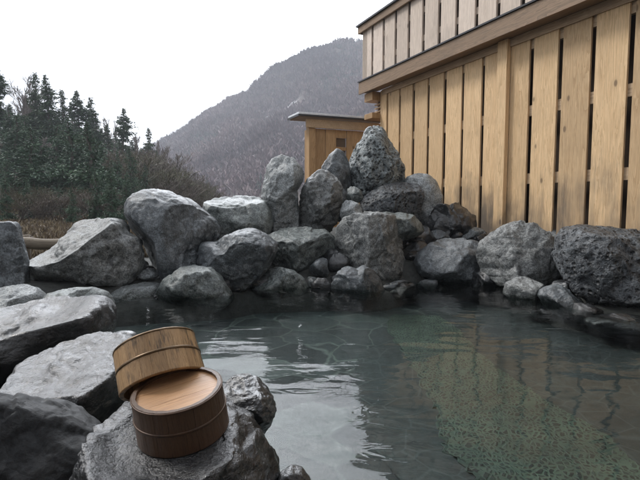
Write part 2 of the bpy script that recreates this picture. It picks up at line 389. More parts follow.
def curve_strip(left, right, z):
    def dense(pts):
        pts = [onz(*p, z) for p in pts]; o = []
        for i in range(len(pts)-1):
            p0 = pts[max(i-1, 0)]; p1 = pts[i]; p2 = pts[i+1]; p3 = pts[min(i+2, len(pts)-1)]
            for k in range(8):
                t = k/8
                o.append(.5*((2*p1)+(-p0+p2)*t+(2*p0-5*p1+4*p2-p3)*t*t+(-p0+3*p1-3*p2+p3)*t**3))
        return o+[pts[-1]]
    q = dense(left)+dense(right)[::-1]
    return [(p.x+.03*noise.noise(p*14), p.y+.03*noise.noise(p*14+Vector((9, 9, 9)))) for p in q] if z > FLOOR+.006 else [(p.x, p.y) for p in q]
LFT = [(392, 314), (388, 326), (396, 342), (410, 362), (424, 384), (437, 408), (441, 432), (452, 452), (478, 474), (520, 500)]
RGT = [(440, 316), (455, 326), (470, 342), (492, 362), (520, 382), (552, 402), (590, 424), (622, 448), (650, 475), (676, 500)]
slate_poly = curve_strip([(360, 352), (352, 380), (352, 410), (368, 440), (400, 480), (430, 520)], [(392, 340), (412, 362), (428, 384), (441, 408), (450, 452), (520, 520)], FLOOR+.004)
tag(sheet('slate_paving', slate_poly, FLOOR+.004, M['slate']), kind='structure')
right_poly = curve_strip([(425, 309), (440, 330), (470, 362), (510, 392), (560, 420), (640, 480), (680, 520)], [(600, 313), (680, 330), (760, 350), (800, 380), (880, 420), (980, 480), (1000, 520)], FLOOR+.004)
tag(sheet('slate_paving', right_poly, FLOOR+.004, M['slate']), kind='structure')
mm = Mat('pebble_mosaic'); p = mm.pos((1, 1, 1), world=True)
wn = mm.noise(p, 9, 3); cb = mm.n('CombineXYZ'); mm.l(wn, cb.inputs[0]); mm.l(wn, cb.inputs[1]); va = mm.n('VectorMath', operation='ADD'); mm.l(p, va.inputs[0])
sc = mm.n('VectorMath', operation='SCALE'); mm.l(cb.outputs[0], sc.inputs[0]); sc.inputs['Scale'].default_value = .08; mm.l(sc.outputs[0], va.inputs[1])
mr = mm.n('Mapping'); mr.inputs['Rotation'].default_value = (0, 0, .5); mr.inputs['Scale'].default_value = (1.45, 1, 1); mm.l(va.outputs[0], mr.inputs['Vector'])
ed = mm.vor(mr.outputs[0], 34, 'DISTANCE_TO_EDGE'); cc = mm.vor(mr.outputs[0], 34, out='Color'); s2 = mm.n('SeparateColor'); mm.l(cc, s2.inputs[0])
peb = mm.ramp(ed, (.10, 0.0), (.22, 1.0))
dk = mm.ramp(s2.outputs[0], (0, (.007, .011, .010)), (.7, (.014, .022, .020)), (1, (.035, .06, .048)))
grn = mm.ramp(mm.noise(p, 3, 5), (.3, (.026, .046, .034)), (.7, (.080, .125, .090)))
M['pebble'] = mm.set(mm.mix(peb, grn, dk), .6, mm.bump(peb, .4, .01))
tag(sheet('pebble_mosaic', curve_strip(LFT, RGT, FLOOR+.008), FLOOR+.008, M['pebble']), kind='structure')
# pale joints that edge the mosaic
jm = MB()
Mj = Mat('joint'); M['joint'] = Mj.set((.055, .085, .072), .7)
for line in (LFT,):
    pl = curve_strip(line, line, FLOOR+.011); k = len(pl)//2
    jm.tube([Vector((x+.012*sin(i*1.9), y+.012*sin(i*2.7), FLOOR+.004)) for i, (x, y) in enumerate(pl[:k])], [.006+.003*sin(i*1.3) for i in range(k)], 5)
tag(jm.build('mosaic_joint', M['joint']), kind='structure')

mm = Mat('hot_spring_water'); t = mm.t; t.nodes.remove(mm.b)
p = mm.pos((1, 1, 1), world=True)
mw = mm.n('Mapping'); mw.inputs['Rotation'].default_value = (0, 0, .35); mw.inputs['Scale'].default_value = (.75, 1.5, 1); mm.l(p, mw.inputs['Vector'])
w1 = mm.noise(mw.outputs[0], 2.2, 2, .45, .6); w2 = mm.noise(mw.outputs[0], 8.5, 3, .5, .8)
fl = mm.noise(p, .8, 2, .5)
nr = mm.bump(w1, .30, .04); nr = mm.bump(mm.math('MULTIPLY', w2, mm.ramp(fl, (.35, .35), (.65, 1.0))), .30, .010, nr)
fr = mm.n('Fresnel', IOR=1.33); mm.l(nr, fr.inputs['Normal'])
gl = mm.n('BsdfGlossy', Roughness=.012); gl.inputs['Color'].default_value = (1, 1, 1, 1); mm.l(nr, gl.inputs['Normal'])
tr = mm.n('BsdfTransparent'); tr.inputs['Color'].default_value = (.76, .80, .785, 1)
ms = mm.n('MixShader'); mm.l(mm.math('MINIMUM', mm.math('MULTIPLY', fr.outputs[0], .62), .55), ms.inputs[0]); mm.l(tr.outputs[0], ms.inputs[1]); mm.l(gl.outputs[0], ms.inputs[2])
mm.l(ms.outputs[0], mm.out.inputs['Surface']); M['water'] = mm.m
cx, cy = PA.mean(0)
tag(sheet('water', [(cx+(x-cx)*1.05, cy+(y-cy)*1.05) for x, y in POOL[::-1]], 0.0, M['water']), 'clear greenish hot spring water', kind='structure')

# ------------------------------------------------------------------ rocks
ICO = {}
def ico(sub):
    if sub not in ICO:
        import bmesh
        bm = bmesh.new(); bmesh.ops.create_icosphere(bm, subdivisions=sub, radius=1)
        ICO[sub] = (np.array([v.co[:] for v in bm.verts]), [tuple(v.index for v in f.verts) for f in bm.faces]); bm.free()
    return ICO[sub]
def rock(label, outline, Y, thick, mat, seed, sub=5, amp=.05, fine=.006, cuts=6, cutd=(.62, .86), lean=0.0, pits=0, name='rock',
         cat='rock', sq=.85, warp=.0, flat_top=None, ridge=0.0, plane=None, facet=.10, group='rocks piled round the pool'):
    rnd = random.Random(seed)
    poly = np.array([tuple(at(x, y, Y))[0::2] for x, y in outline])
    a = poly; b = np.roll(poly, -1, 0)
    cr = a[:, 0]*b[:, 1]-b[:, 0]*a[:, 1]; A = cr.sum()/2
    cen = ((a+b)*cr[:, None]).sum(0)/(6*A)
    NT = 720; th = np.linspace(-pi, pi, NT, endpoint=False); rad = np.zeros(NT)
    D = np.stack([np.cos(th), np.sin(th)], 1)
    for i in range(len(a)):
        p = a[i]-cen; e = b[i]-a[i]
        den = D[:, 0]*e[1]-D[:, 1]*e[0]
        with np.errstate(divide='ignore', invalid='ignore'):
            tt = (p[0]*e[1]-p[1]*e[0])/den; uu = (p[0]*D[:, 1]-p[1]*D[:, 0])/den
        ok = (tt > 0) & (uu >= -1e-6) & (uu <= 1+1e-6)
        rad = np.where(ok, np.maximum(rad, tt), rad)
    rad = np.where(rad <= 0, rad.mean(), rad)
    for _ in range(2): rad = sum(np.roll(rad, k) for k in range(-6, 7))/13
    V, Fc = ico(sub)
    s = np.hypot(V[:, 0], V[:, 2]); ang = np.arctan2(V[:, 2], V[:, 0])
    fi = (ang+pi)/(2*pi)*NT; i0 = np.floor(fi).astype(int) % NT; fr = fi-np.floor(fi)
    r = rad[i0]*(1-fr)+rad[(i0+1) % NT]*fr
    rm = rad.mean()
    # blend towards a round section close to the front pole
    k = s**sq
    q = np.stack([np.cos(ang)*k, np.sign(V[:, 1])*np.abs(V[:, 1])**sq, np.sin(ang)*k], 1)
    # chipped faces
    for _ in range(cuts):
        while True:
            n = np.array([rnd.gauss(0, 1) for _ in range(3)]); n /= np.linalg.norm(n)
            if abs(n[1]) > .38: break
        if rnd.random() < .65: n[1] = -abs(n[1])
        d = rnd.uniform(*cutd); dd = q@n-d
        q = q - np.outer(np.where(dd > 0, dd*.93, 0), n)
    if flat_top:
        n = np.array(flat_top[:3]); n = n/np.linalg.norm(n); dd = q@n-flat_top[3]
        q = q - np.outer(np.where(dd > 0, dd*.95, 0), n)
    P = np.stack([q[:, 0]*r, q[:, 1]*thick, q[:, 2]*r], 1)
    P[:, 1] += lean*P[:, 2]
    off = Vector((seed*3.17 % 40, seed*1.71 % 40, seed*.77 % 40))
    f1 = 1.9/max(rm, .08)
    nrm = q/np.maximum(1e-6, np.linalg.norm(q, axis=1))[:, None]
    dsp = np.empty(len(P))
    N = noise
    sz = rm
    for i in range(len(P)):
        v = Vector(P[i])
        x = N.fractal(v*f1*.8+off, 1.0, 2.0, 4)*amp*sz*1.3
        rg = 1-abs(N.noise(v*f1*1.6+off*1.3))*2.2
        if rg > 0: x -= rg**3*amp*sz*.55
        x += N.fractal(v*f1*3.6+off, .9, 2.1, 4)*fine*sz*2.0
        if ridge:
            vv = Vector((v.x+v.z*.55, v.y, v.z*2.4-v.x*.9))*f1*1.5+off
            x += (abs(N.noise(vv*.8))-.25)*ridge*.7*sz
        if facet:
            fv = v*f1*1.05+off; cell = N.voronoi(fv)[1][0]; cv = N.cell_vector(Vector(cell)*97.3)
            x += ((fv-Vector(cell)).dot(cv-Vector((.5, .5, .5))))*facet*sz
        if pits:
            dist = N.voronoi(v*pits+off*2)[0][0]
            if dist < .42: x -= (1-dist/.42)**.8*.32/pits
        dsp[i] = x
    P = P + nrm*dsp[:, None]
    rho = np.hypot(P[:, 0], P[:, 2]); an = np.arctan2(P[:, 2], P[:, 0]); nb = 72
    bi = np.floor((an+pi)/(2*pi)*nb).astype(int) % nb; mxr = np.zeros(nb); np.maximum.at(mxr, bi, rho)
    bc = (np.arange(nb)+.5)/nb*NT; want = rad[bc.astype(int) % NT]
    ratio = np.clip(want/np.maximum(mxr, 1e-4), .9, 1.45); ratio = (np.roll(ratio, 1)+2*ratio+np.roll(ratio, -1))/4
    g = (an+pi)/(2*pi)*nb-.5; g0 = np.floor(g).astype(int); gf = g-g0
    rs_ = ratio[g0 % nb]*(1-gf)+ratio[(g0+1) % nb]*gf
    wgt = np.clip(rho/np.maximum(1e-4, mxr[bi]), 0, 1)
    fac = 1+(rs_-1)*wgt; P[:, 0] *= fac; P[:, 2] *= fac
    if plane:                                   # worn seat where something stands on the rock
        bp = np.array(plane[0])-np.array([cen[0], Y, cen[1]]); nn = np.array(plane[1]); h_ = (P-bp)@nn
        dist = np.linalg.norm((P-bp)-np.outer(h_, nn), axis=1); wt = 1-ss(.15, .30, dist)
        P = P - np.outer(np.where(h_ > -.03, h_+.001, 0)*wt, nn)*np.where(h_ > 0, 1, ss(-.03, -.0, h_))[:, None]
    me = bpy.data.meshes.new(name); me.from_pydata(P.tolist(), [], Fc)
    me.polygons.foreach_set('use_smooth', [True]*len(Fc)); me.materials.append(M[mat])
    o = bpy.data.objects.new(name, me); C.objects.link(o); o.location = (cen[0], Y, cen[1])
    tag(o, label, cat, group); return o

AX1 = Vector((-.085, -.165, 1)).normalized(); TOP1 = at(177, 388, 1.23); BOT1 = TOP1 - AX1*.118
RK = [
 # label, outline, depth, half thickness, material, seed, options
 ('big grey boulder with a pale top tilting over the far left bank', [(26,286),(25,275),(31,263),(46,250),(55,234),(62,223),(72,220),(92,219),(110,217),(121,222),(129,234),(139,238),(142,250),(142,270),(132,284),(110,291),(70,296),(40,296)], 4.35, .42, 'brown', 1, dict(sub=6, ridge=.05, flat_top=(-.35,-.45,.8,.52))),
 ('tall rounded blue grey boulder with a diagonal crack, leaning left of the centre', [(127,207),(130,197),(138,190),(150,188),(168,190),(186,198),(204,211),(216,221),(220,233),(216,244),(211,258),(207,275),(196,292),(168,292),(158,280),(150,264),(140,245),(131,226)], 4.75, .42, 'blue', 2, dict(sub=6, amp=.04, cuts=3, facet=.06)),
 ('low domed rock at the waterline in front of the tall leaning boulder', [(153,304),(157,290),(166,277),(180,267),(195,266),(210,268),(221,278),(230,290),(236,300),(225,308),(190,311),(165,310)], 4.18, .26, 'green', 3, dict(cuts=4)),
 ('flat pale slab just above the water at the foot of the tilted boulder', [(108,300),(111,291),(120,286),(140,283),(158,284),(161,292),(157,305),(135,309),(115,308)], 4.3, .26, 'pale', 4, dict(cuts=3)),
 ('smooth dark wedge of rock with a pointed right end, left of the pool centre', [(199,262),(200,250),(202,241),(209,240),(214,242),(226,235),(240,229),(254,228),(268,235),(278,243),(277,254),(270,268),(258,281),(246,291),(232,296),(220,288),(207,274)], 4.6, .36, 'blue', 5, dict(sub=6, cuts=4, facet=.07)),
 ('broad flat topped grey boulder behind the dark wedge shaped rock', [(203,212),(206,201),(216,197),(236,195),(256,196),(266,201),(272,212),(273,226),(268,244),(240,250),(214,245),(205,228)], 5.3, .4, 'green', 6, dict(flat_top=(0,-.2,1,.6))),
 ('upright grey rock with a pale rounded head at the left of the standing stones', [(260,200),(262,184),(266,166),(273,157),(283,154),(293,157),(299,163),(305,172),(304,181),(298,190),(299,210),(300,236),(280,240),(268,236),(259,214)], 5.5, .26, 'pale', 7, dict(sub=6, ridge=.03, cuts=10)),
 ('pointed dark standing stone directly in front of the shed', [(318,180),(322,165),(329,154),(337,147),(345,151),(350,163),(352,185),(350,210),(344,222),(326,222),(319,200)], 5.85, .24, 'blue', 8, dict(cuts=10)),
 ('rough angular standing stone with a pale broken right face', [(297,214),(300,192),(307,178),(318,169),(328,170),(337,177),(344,188),(342,206),(338,224),(330,236),(310,238),(297,234)], 5.5, .24, 'brown', 9, dict(sub=6, cuts=12, cutd=(.5,.8), ridge=.1)),
 ('tallest rock, a grey green lava block riddled with round pits', [(347,176),(350,158),(355,146),(361,139),(364,129),(374,124),(386,126),(391,137),(398,151),(404,166),(406,184),(402,200),(370,206),(350,200)], 6.1, .38, 'lava', 10, dict(sub=6, pits=13, cuts=4, cutd=(.8,.95))),
 ('dark rough block lying in front of the pitted lava rock', [(358,212),(361,198),(372,190),(388,183),(406,181),(421,184),(424,196),(421,212),(414,224),(380,225),(360,222)], 5.65, .28, 'blacklava', 11, dict(sub=6, cuts=7, pits=22)),
 ('smooth pale egg shaped boulder by the foot of the wooden fence', [(402,190),(406,177),(416,173),(427,174),(436,182),(442,196),(443,212),(438,226),(424,232),(408,226),(402,208)], 5.95, .28, 'pale', 12, dict(cuts=2, amp=.03, cutd=(.85,.95))),
 ('fist sized pale stone wedged between the standing stones and the lava rock', [(346,198),(348,189),(354,186),(361,190),(363,198),(357,204),(349,203)], 5.5, .07, 'green', 13, dict(sub=4)),
 ('small pale stone under the fist sized one, above the central boulder', [(340,214),(343,203),(351,200),(360,204),(363,214),(356,224),(343,224)], 5.3, .1, 'pale', 14, dict(sub=4)),
 ('large rugged brown grey boulder in the centre of the far bank', [(334,244),(336,228),(343,217),(356,212),(376,211),(396,215),(404,228),(406,245),(409,262),(407,278),(396,289),(370,290),(350,282),(341,266)], 4.95, .36, 'brown', 15, dict(sub=6, amp=.05, ridge=.05, facet=.22, cuts=12, cutd=(.5,.82))),
 ('flattish pale rock jutting right from behind the central boulder', [(372,222),(380,211),(398,210),(414,214),(424,224),(427,232),(418,238),(404,242),(384,240),(374,234)], 5.2, .24, 'green', 16, dict(ridge=.08, flat_top=(0,-.2,1,.5))),
 ('green grey slab with a dark hollow on its right, left of the central boulder', [(262,244),(268,234),(282,228),(306,227),(326,229),(336,238),(336,250),(326,262),(318,278),(300,284),(284,276),(270,262)], 5.0, .34, 'green', 17, dict(sub=6, cuts=10, cutd=(.5,.82), flat_top=(0,-.3,1,.62))),
 ('low wet rock at the waterline below the green grey slab', [(256,292),(259,280),(268,270),(280,267),(294,270),(304,278),(310,288),(306,298),(280,300),(262,298)], 4.55, .2, 'green', 18, dict(ridge=.08)),
 ('little wet stone at the waterline between two low rocks', [(311,292),(312,283),(318,278),(326,278),(331,284),(330,294),(320,297)], 4.5, .06, 'wet', 19, dict(sub=4)),
 ('dome shaped grey rock with a notched top, at the waterline below the central boulder', [(330,294),(332,281),(338,270),(348,266),(357,268),(364,265),(374,270),(382,281),(386,292),(376,299),(345,300)], 4.45, .2, 'blue', 20, dict(cuts=4, ridge=.05)),
 ('small dark broken stone in the hollow left of the central boulder', [(320,270),(322,256),(328,248),(338,250),(344,262),(342,276),(332,282),(322,280)], 4.95, .12, 'dark', 21, dict(sub=4, cuts=8, cutd=(.5,.75))),
 ('long low grey boulder at the waterline right of the central boulder', [(414,262),(420,251),(432,243),(448,239),(466,238),(480,242),(487,256),(487,272),(478,286),(450,289),(428,282),(418,273)], 5.0, .34, 'blue', 22, dict(ridge=.07, flat_top=(-.1,-.4,.9,.66))),
 ('jagged dark glossy rock with sharp shards at the foot of the fence', [(428,226),(432,212),(438,203),(450,204),(462,201),(468,208),(478,214),(481,226),(474,238),(455,242),(436,240)], 5.6, .26, 'dark', 23, dict(cuts=22, cutd=(.32,.72), amp=.09)),
 ('dark low stone between the egg shaped boulder and the jagged one', [(404,240),(408,228),(418,224),(428,226),(436,236),(436,250),(420,256),(408,252)], 5.5, .22, 'dark', 24, dict(sub=4)),
 ('angular grey brown boulder with a pointed top under the middle of the fence', [(478,256),(480,244),(492,234),(506,225),(520,220),(533,222),(544,231),(554,243),(558,260),(556,278),(545,292),(518,293),(496,286),(483,274)], 4.6, .36, 'brown', 25, dict(sub=6, cuts=7, cutd=(.55,.82), ridge=.04)),
 ('huge black porous lava boulder cut by the right edge of the photo', [(556,262),(559,242),(567,229),(580,224),(604,225),(628,229),(656,230),(690,240),(710,262),(706,300),(680,326),(640,326),(604,318),(578,304),(562,288)], 4.05, .48, 'blacklava', 26, dict(sub=6, pits=11, amp=.07, cuts=6, cutd=(.7,.9))),
 ('low striped rock at the waterline left of the black porous boulder', [(504,294),(508,284),(518,279),(530,278),(541,283),(549,294),(553,304),(540,311),(516,306)], 4.1, .2, 'brown', 27, dict(ridge=.07, sub=5)),
 ('sloping grey stone half in the water beside the low striped rock', [(540,296),(548,287),(560,284),(572,291),(580,303),(584,316),(568,322),(550,312)], 3.85, .2, 'blue', 28, dict(sub=5, ridge=.05)),
 ('small flat stone at the waterline under the black porous boulder', [(572,314),(578,305),(590,304),(600,309),(604,318),(594,325),(578,324)], 3.62, .12, 'wet', 29, dict(sub=4)),
 ('long flat wet stone in the shallows at the right edge', [(586,324),(596,315),(616,313),(640,316),(662,322),(664,338),(640,342),(606,336)], 3.4, .22, 'dark', 30, dict(sub=5)),
 ('low pale stone in front of the upright slab at the left edge', [(-20,300),(-6,289),(14,286),(32,289),(42,298),(42,312),(20,318),(-12,318)], 3.65, .22, 'pale', 32, dict()),
 ('rough mossy grey stone behind the flat topped block on the left', [(34,306),(44,294),(66,289),(88,288),(104,293),(111,306),(108,326),(80,336),(44,330)], 3.45, .26, 'green', 33, dict()),
 ('long block with a pale ribbed top and dark side, left shore', [(-60,322),(-30,314),(10,309),(40,304),(70,300),(92,296),(106,303),(110,322),(106,345),(80,362),(30,376),(-20,390),(-60,380)], 2.75, .42, 'wet', 34, dict(sub=6, flat_top=(.05,-.30,1,.50), ridge=.03, facet=.07, amp=.05, cutd=(.75,.9), cuts=5)),
 ('wet dark boulder with a sloping shiny top left of the buckets', [(0,392),(4,377),(18,362),(42,352),(72,347),(100,343),(124,346),(134,362),(132,390),(118,418),(90,440),(50,444),(16,428)], 1.98, .36, 'wet', 35, dict(sub=6, flat_top=(0,-.32,1,.55), cutd=(.78,.92), amp=.05, facet=.06, cuts=4)),
 ('flat lying black rock in the bottom left corner with a thin pale edge', [(-60,420),(-30,398),(4,406),(44,426),(84,450),(96,480),(80,540),(20,560),(-60,540)], 1.32, .3, 'black', 36, dict(sub=6, cuts=4, flat_top=(.25,-.85,.45,.40), amp=.03)),
 ('flat topped wet rock that carries the two wooden buckets', [(80,470),(82,446),(88,424),(96,406),(110,396),(140,400),(180,404),(216,414),(238,430),(254,446),(266,466),(284,500),(270,550),(180,580),(100,560),(82,510)], 1.22, .34, 'wet', 37, dict(sub=6, plane=(BOT1, AX1), amp=.07, fine=.014, facet=.14, ridge=.05, cuts=7, cutd=(.75,.95))),
 ('small shiny black rock in the water right of the buckets', [(218,404),(220,390),(230,381),(244,378),(258,383),(270,396),(277,410),(272,424),(262,438),(240,448),(222,438)], 1.52, .12, 'dark', 38, dict(sub=6, cuts=9, cutd=(.6,.85), ridge=.08)),
 ('tip of a black rock breaking the water at the bottom edge', [(276,486),(280,474),(290,469),(302,472),(311,482),(314,500),(296,512),(280,506)], 1.30, .06, 'dark', 39, dict(sub=5)),
 ('small dark stone at the waterline behind the tilted bucket', [(104,346),(110,336),(120,331),(132,333),(140,342),(138,356),(118,362),(106,356)], 2.35, .12, 'dark', 40, dict(sub=4)),
 ('added filler rock, coloured dark for the shaded hollow between the central boulder and the long low one', [(398,264),(403,246),(414,238),(427,242),(434,258),(432,280),(416,292),(400,290)], 5.35, .22, 'dark', 42, dict(sub=5)),  # added filler, its dark stone colour stands in for a shaded hollow
 ('low dark stone at the waterline right of the notched dome shaped rock', [(386,292),(391,283),(402,280),(414,283),(420,292),(414,299),(394,300)], 4.7, .16, 'wet', 43, dict(sub=5)),
 ('dark stone filling the gap under the pointed wedge shaped rock', [(226,296),(230,282),(244,278),(258,280),(264,292),(256,302),(236,303)], 4.75, .16, 'dark', 44, dict(sub=5)),
 ('grey stone behind the pointed boulder, against the foot of the fence', [(538,246),(542,234),(554,229),(566,234),(570,250),(564,264),(546,262)], 5.1, .2, 'brown', 45, dict(sub=5)),
 ('dark stone in the shade under the pointed boulder beside the long low one', [(470,286),(473,272),(484,266),(496,272),(500,288),(490,296),(474,295)], 4.75, .16, 'dark', 46, dict(sub=5)),
 ('grey stone at the foot of the pale tilted boulder beside the tall leaning one', [(122,282),(126,264),(134,256),(144,262),(152,276),(156,290),(140,300),(124,296)], 4.55, .2, 'brown', 41, dict(sub=5)),
]
for lab, ol, Yd, thk, mt, sd_, kw in RK: rock(lab, ol, Yd, thk, mt, sd_, **kw)
# upright cut slab, far left
rock('upright blue grey stone slab with a chiselled face at the left edge', [(-22,232),(-14,222),(14,221),(18,224),(22,240),(26,262),(27,284),(24,298),(-10,300),(-24,296)], 4.0, .10, 'blue', 31, sub=6, sq=.5, cuts=6, cutd=(.75,.9), amp=.03, group='rocks piled round the pool')

# rubble wedged into the gaps of the bank
pr = []
for k in range(4):
    o = rock('small grey filler stone wedged between the boulders of the far bank', [(320+10*cos(a)*(1+.2*sin(a*2+k)), 240+7.5*sin(a)) for a in [i*pi/6 for i in range(12)]], 4.0, .07, ('wet', 'grey', 'dark', 'blue')[k], 60+k, sub=4, cuts=9, cutd=(.5,.8), name='small_stone', cat='stone', group='filler stones in the far bank')
    pr.append(o)
rq = random.Random(31); cand = []
while len(cand) < 120:
    x = rq.uniform(-2.3, 3.3); y = rq.uniform(3.6, 5.9); sd_ = float(pool_sd(np.array([x]), np.array([y]))[0])
    if -.02 < sd_ < .95 and y > 3.9-.2*x: cand.append((x, y))
for i, (x, y) in enumerate(cand):
    o = pr[i % 4] if i < 4 else pr[i % 4].copy()
    if i >= 4: C.objects.link(o)
    sc_ = rq.uniform(.6, 1.7); o.scale = (sc_*rq.uniform(.8, 1.3), sc_, sc_*rq.uniform(.7, 1.1)); o.rotation_euler = (rq.uniform(-.5, .5), rq.uniform(-.5, .5), rq.uniform(0, 6.28))
    o.location = (x, y, gz(x, y)+.02*sc_)

# ------------------------------------------------------------------ timber building (fence wall)
P0 = Vector((2.76, 4.3, 0)); FA = math.atan2(.918, -.396)      # local +x runs away along the wall, local +y towards the pool
B = empty('timber_building', P0, FA)
tag(B, 'tan plank bathhouse wall with gaps, jutting ledge and weathered grey upper storey on the right', 'building')
rr = random.Random(5)
TEND = 4.28
GZ = .28
LEDGE = 2.585
edges = []
t = -5.2
while t < TEND-.1: edges.append(t); t += .366
edges = [e+.086-(-5.2+.366*14-.0) + .0 for e in edges] if False else [.086+.3655*k for k in range(-14, 12)]
mb = MB()
for e in edges:
    x0 = e+.0; x1 = min(e+.318, TEND)          # board, then a gap of ~5 cm (boards run from the gap towards -x)
    a0, a1 = e-.309, e
    if a1 > TEND: continue
    mb.box(a0, a1+rr.uniform(-.006, .006), .030, .050+rr.uniform(-.003, .003), GZ+rr.uniform(-.03, .01), LEDGE-.012, rr.random(), .004)
mb.box(edges[-1]+.05, TEND, .030, .058, GZ, LEDGE-.012, .4, .004)
mb.build('board_cladding', M['plank'], B)
mb = MB()
for z in (1.03, 1.75, 2.45): mb.box(-5.2, TEND-.01, -.02, .028, z-.055, z+.055, rr.random())
mb.build('rail', M['beam_tan'], B)
mb = MB(); mb.box(-5.2, TEND-.03, -.22, -.16, GZ-.1, LEDGE+.2); mb.build('backing_wall', M['void'], B)
mb = MB(); mb.box(1.50, 1.645, .062, .115, GZ-.04, LEDGE-.014, .7, .004); mb.build('post', M['plank'], B)
mb = MB(); mb.box(TEND-.02, TEND+.08, -.06, .05, GZ-.04, LEDGE-.014, .3, .004); mb.build('post', M['plank'], B)
XE = 4.66
mb = MB(); mb.box(-5.2, XE, .075, .255, LEDGE-.010, LEDGE+.035, .4, .003); mb.build('soffit', M['beam'], B)
mb = MB(); mb.box(-5.2, XE+.01, .258, .29, LEDGE-.035, LEDGE+.155, .6, .003)
mb.build('ledge_board', M['beam'], B)
mb = MB(); mb.box(-5.2, XE+.02, .14, .31, LEDGE+.158, LEDGE+.176); mb.build('flashing', M['metal'], B)
mb = MB(); mb.box(-5.2, TEND, .061, .073, LEDGE-.10, LEDGE-.012, .7); mb.build('trim', M['beam_tan'], B)
# upper storey
UB = LEDGE+.18; UT = 3.56
mb = MB()
for k in range(-16, 14):
    a1 = .095+.349*k; a0 = a1-.285
    if a1 > XE-.02: break
    mb.box(a0, a1, .211, .235, UB, UT, rr.random(), .004)
mb.box(4.49, XE-.02, .205, .235, UB, UT, .5, .004)
mb.build('upper_boards', M['plank_grey'], B)
mb = MB()
for z in (UB+.22, UT-.2): mb.box(-5.2, XE-.03, .16, .203, z-.04, z+.04, .5)
mb.build('rail', M['plank_grey'], B)
mb = MB(); mb.box(-5.2, XE-.06, .04, .08, UB, UT-.01); mb.box(XE-.10, XE-.06, -2.4, .079, UB, UT-.02); mb.build('backing_wall', M['void'], B)
mb = MB()                                       # end boards of the upper storey
for k in range(7): mb.box(XE-.055, XE-.03, .15-.34*k-.31, .15-.34*k, UB, UT-.03, rr.random(), .003)
mb.build('end_boards', M['plank_grey'], B)
# flat roof with its edge boards
mb = MB(); mb.box(-5.3, XE+.03, .262, .29, UT-.02, UT+.085, .5, .003); mb.box(XE+.033, XE+.055, -2.5, .288, UT-.02, UT+.085, .2, .003)
mb.build('fascia', M['beam'], B)
mb = MB(); mb.box(-5.3, XE+.07, -2.6, .32, UT+.088, UT+.115); mb.build('roof', M['metal'], B)
mb = MB(); mb.box(-5.3, XE+.028, .237, .26, UT+.0, UT+.08); mb.build('soffit', M['beam'], B)
# stepped beam ends and louvre where the upper storey passes the wall end
for i, (z0, z1, y1) in enumerate(((2.42, 2.555, .20), (2.13, 2.22, .20))):
    mb = MB(); mb.box(TEND+.085, XE-.03, -.1, y1, z0, z1, .4+.3*i, .004); mb.build('beam_end', M['shedwood'], B)
mb = MB(); mb.box(TEND+.085, XE-.08, -.06, -.03, 2.222, 2.418); mb.build('louvre_panel', M['void'], B)
for z in (2.265, 2.325, 2.38):
    mb = MB(); mb.box(TEND+.086, XE-.07, -.028, .03, z-.012, z+.008, .3); mb.build('louvre', M['beam_tan'], B)
mb = MB()
for k in range(7): mb.box(TEND-.06, TEND-.035, -.10-.36*k-.32, -.10-.36*k, GZ, UB, rr.random(), .003)
mb.build('end_boards', M['shedwood'], B)

# unseen wall and eave added behind the camera to block sky light
WI = B.matrix_basis.copy(); WI = Matrix.Translation(P0) @ Matrix.Rotation(FA, 4, 'Z'); WI.invert()
mb = MB(); k = 0; x = -3.4
while x < 3.6:
    mb.box(x, x+.30, -2.12, -2.09, -.1, 3.1, rr.random(), .004); x += .345
for (a, b_) in ((-3.5, 3.6),): mb.box(a, b_, -2.3, -2.25, -.1, 3.2, .1)
o = mb.build('light_block_wall', M['beam'], B); o.matrix_basis = WI
mb = MB(); mb.box(-3.7, 3.7, -3.4, -.5, 2.82, 2.94, .4); mb.box(-3.72, 3.72, -.497, -.46, 2.76, 3.0, .6)
o = mb.build('light_block_eave', M['beam'], B); o.matrix_basis = WI

# ------------------------------------------------------------------ lean-to shed, its front square to the building
SO = P0 + Vector((-.396, .918, 0))*5.0
SD = empty('wooden_shed', SO, FA)                # front faces local -x ; width runs along local +y (towards the left of the picture)
tag(SD, 'small golden timber shed with a thin flat roof behind the standing stones', 'shed')
def hy(px, x):      # local y of the point of the shed front plane seen at photo column px
    n = Vector((cos(FA), sin(FA), 0)); d = ray(px, 200); o = SO + n*x
    tt = (o.dot(n))/(d.dot(n)); return (Vector((d.x*tt, d.y*tt, 0))-SO).dot(Vector((-sin(FA), cos(FA), 0)))
y_l = hy(308, 0); y_r = -.3
mb = MB(); mb.box(-.05, .07, y_l-.115, y_l, .1, 2.02, .8, .005); mb.build('corner_post', M['shedwood'], SD)
mb = MB(); yy = y_l-.118; i = 0
wins = []
while yy > y_r:
    wdt = .20; 
    if i == 2 or i == 6:
        mb.box(-.012, .012, yy-wdt+.006, yy, .1, 1.50, rr.random(), .003); mb.box(-.012, .012, yy-wdt+.006, yy, 1.86, 2.0, rr.random(), .003); wins.append((yy-wdt+.006, yy, 1.50, 1.86))
    else:
        mb.box(-.012-(.012 if i % 2 else 0), .012, yy-wdt+.006, yy, .1, 2.0, rr.random(), .003)
    yy -= wdt; i += 1
mb.build('board_wall', M['shedwood'], SD)
for a, b_, c_, d_ in wins:
    mb = MB(); mb.box(.016, .03, a, b_, c_, d_); f = mb.build('window', M['void'], SD)
    mb = MB(); mb.box(-.014, .014, a, b_, (c_+d_)/2-.03, (c_+d_)/2+.03, .5, .002); mb.build('frame', M['shedwood'], f)
mb = MB(); mb.box(.02, .3, y_l-.09, y_l-.06, .1, 2.0, .3); mb.build('side_wall', M['shedwood'], SD)
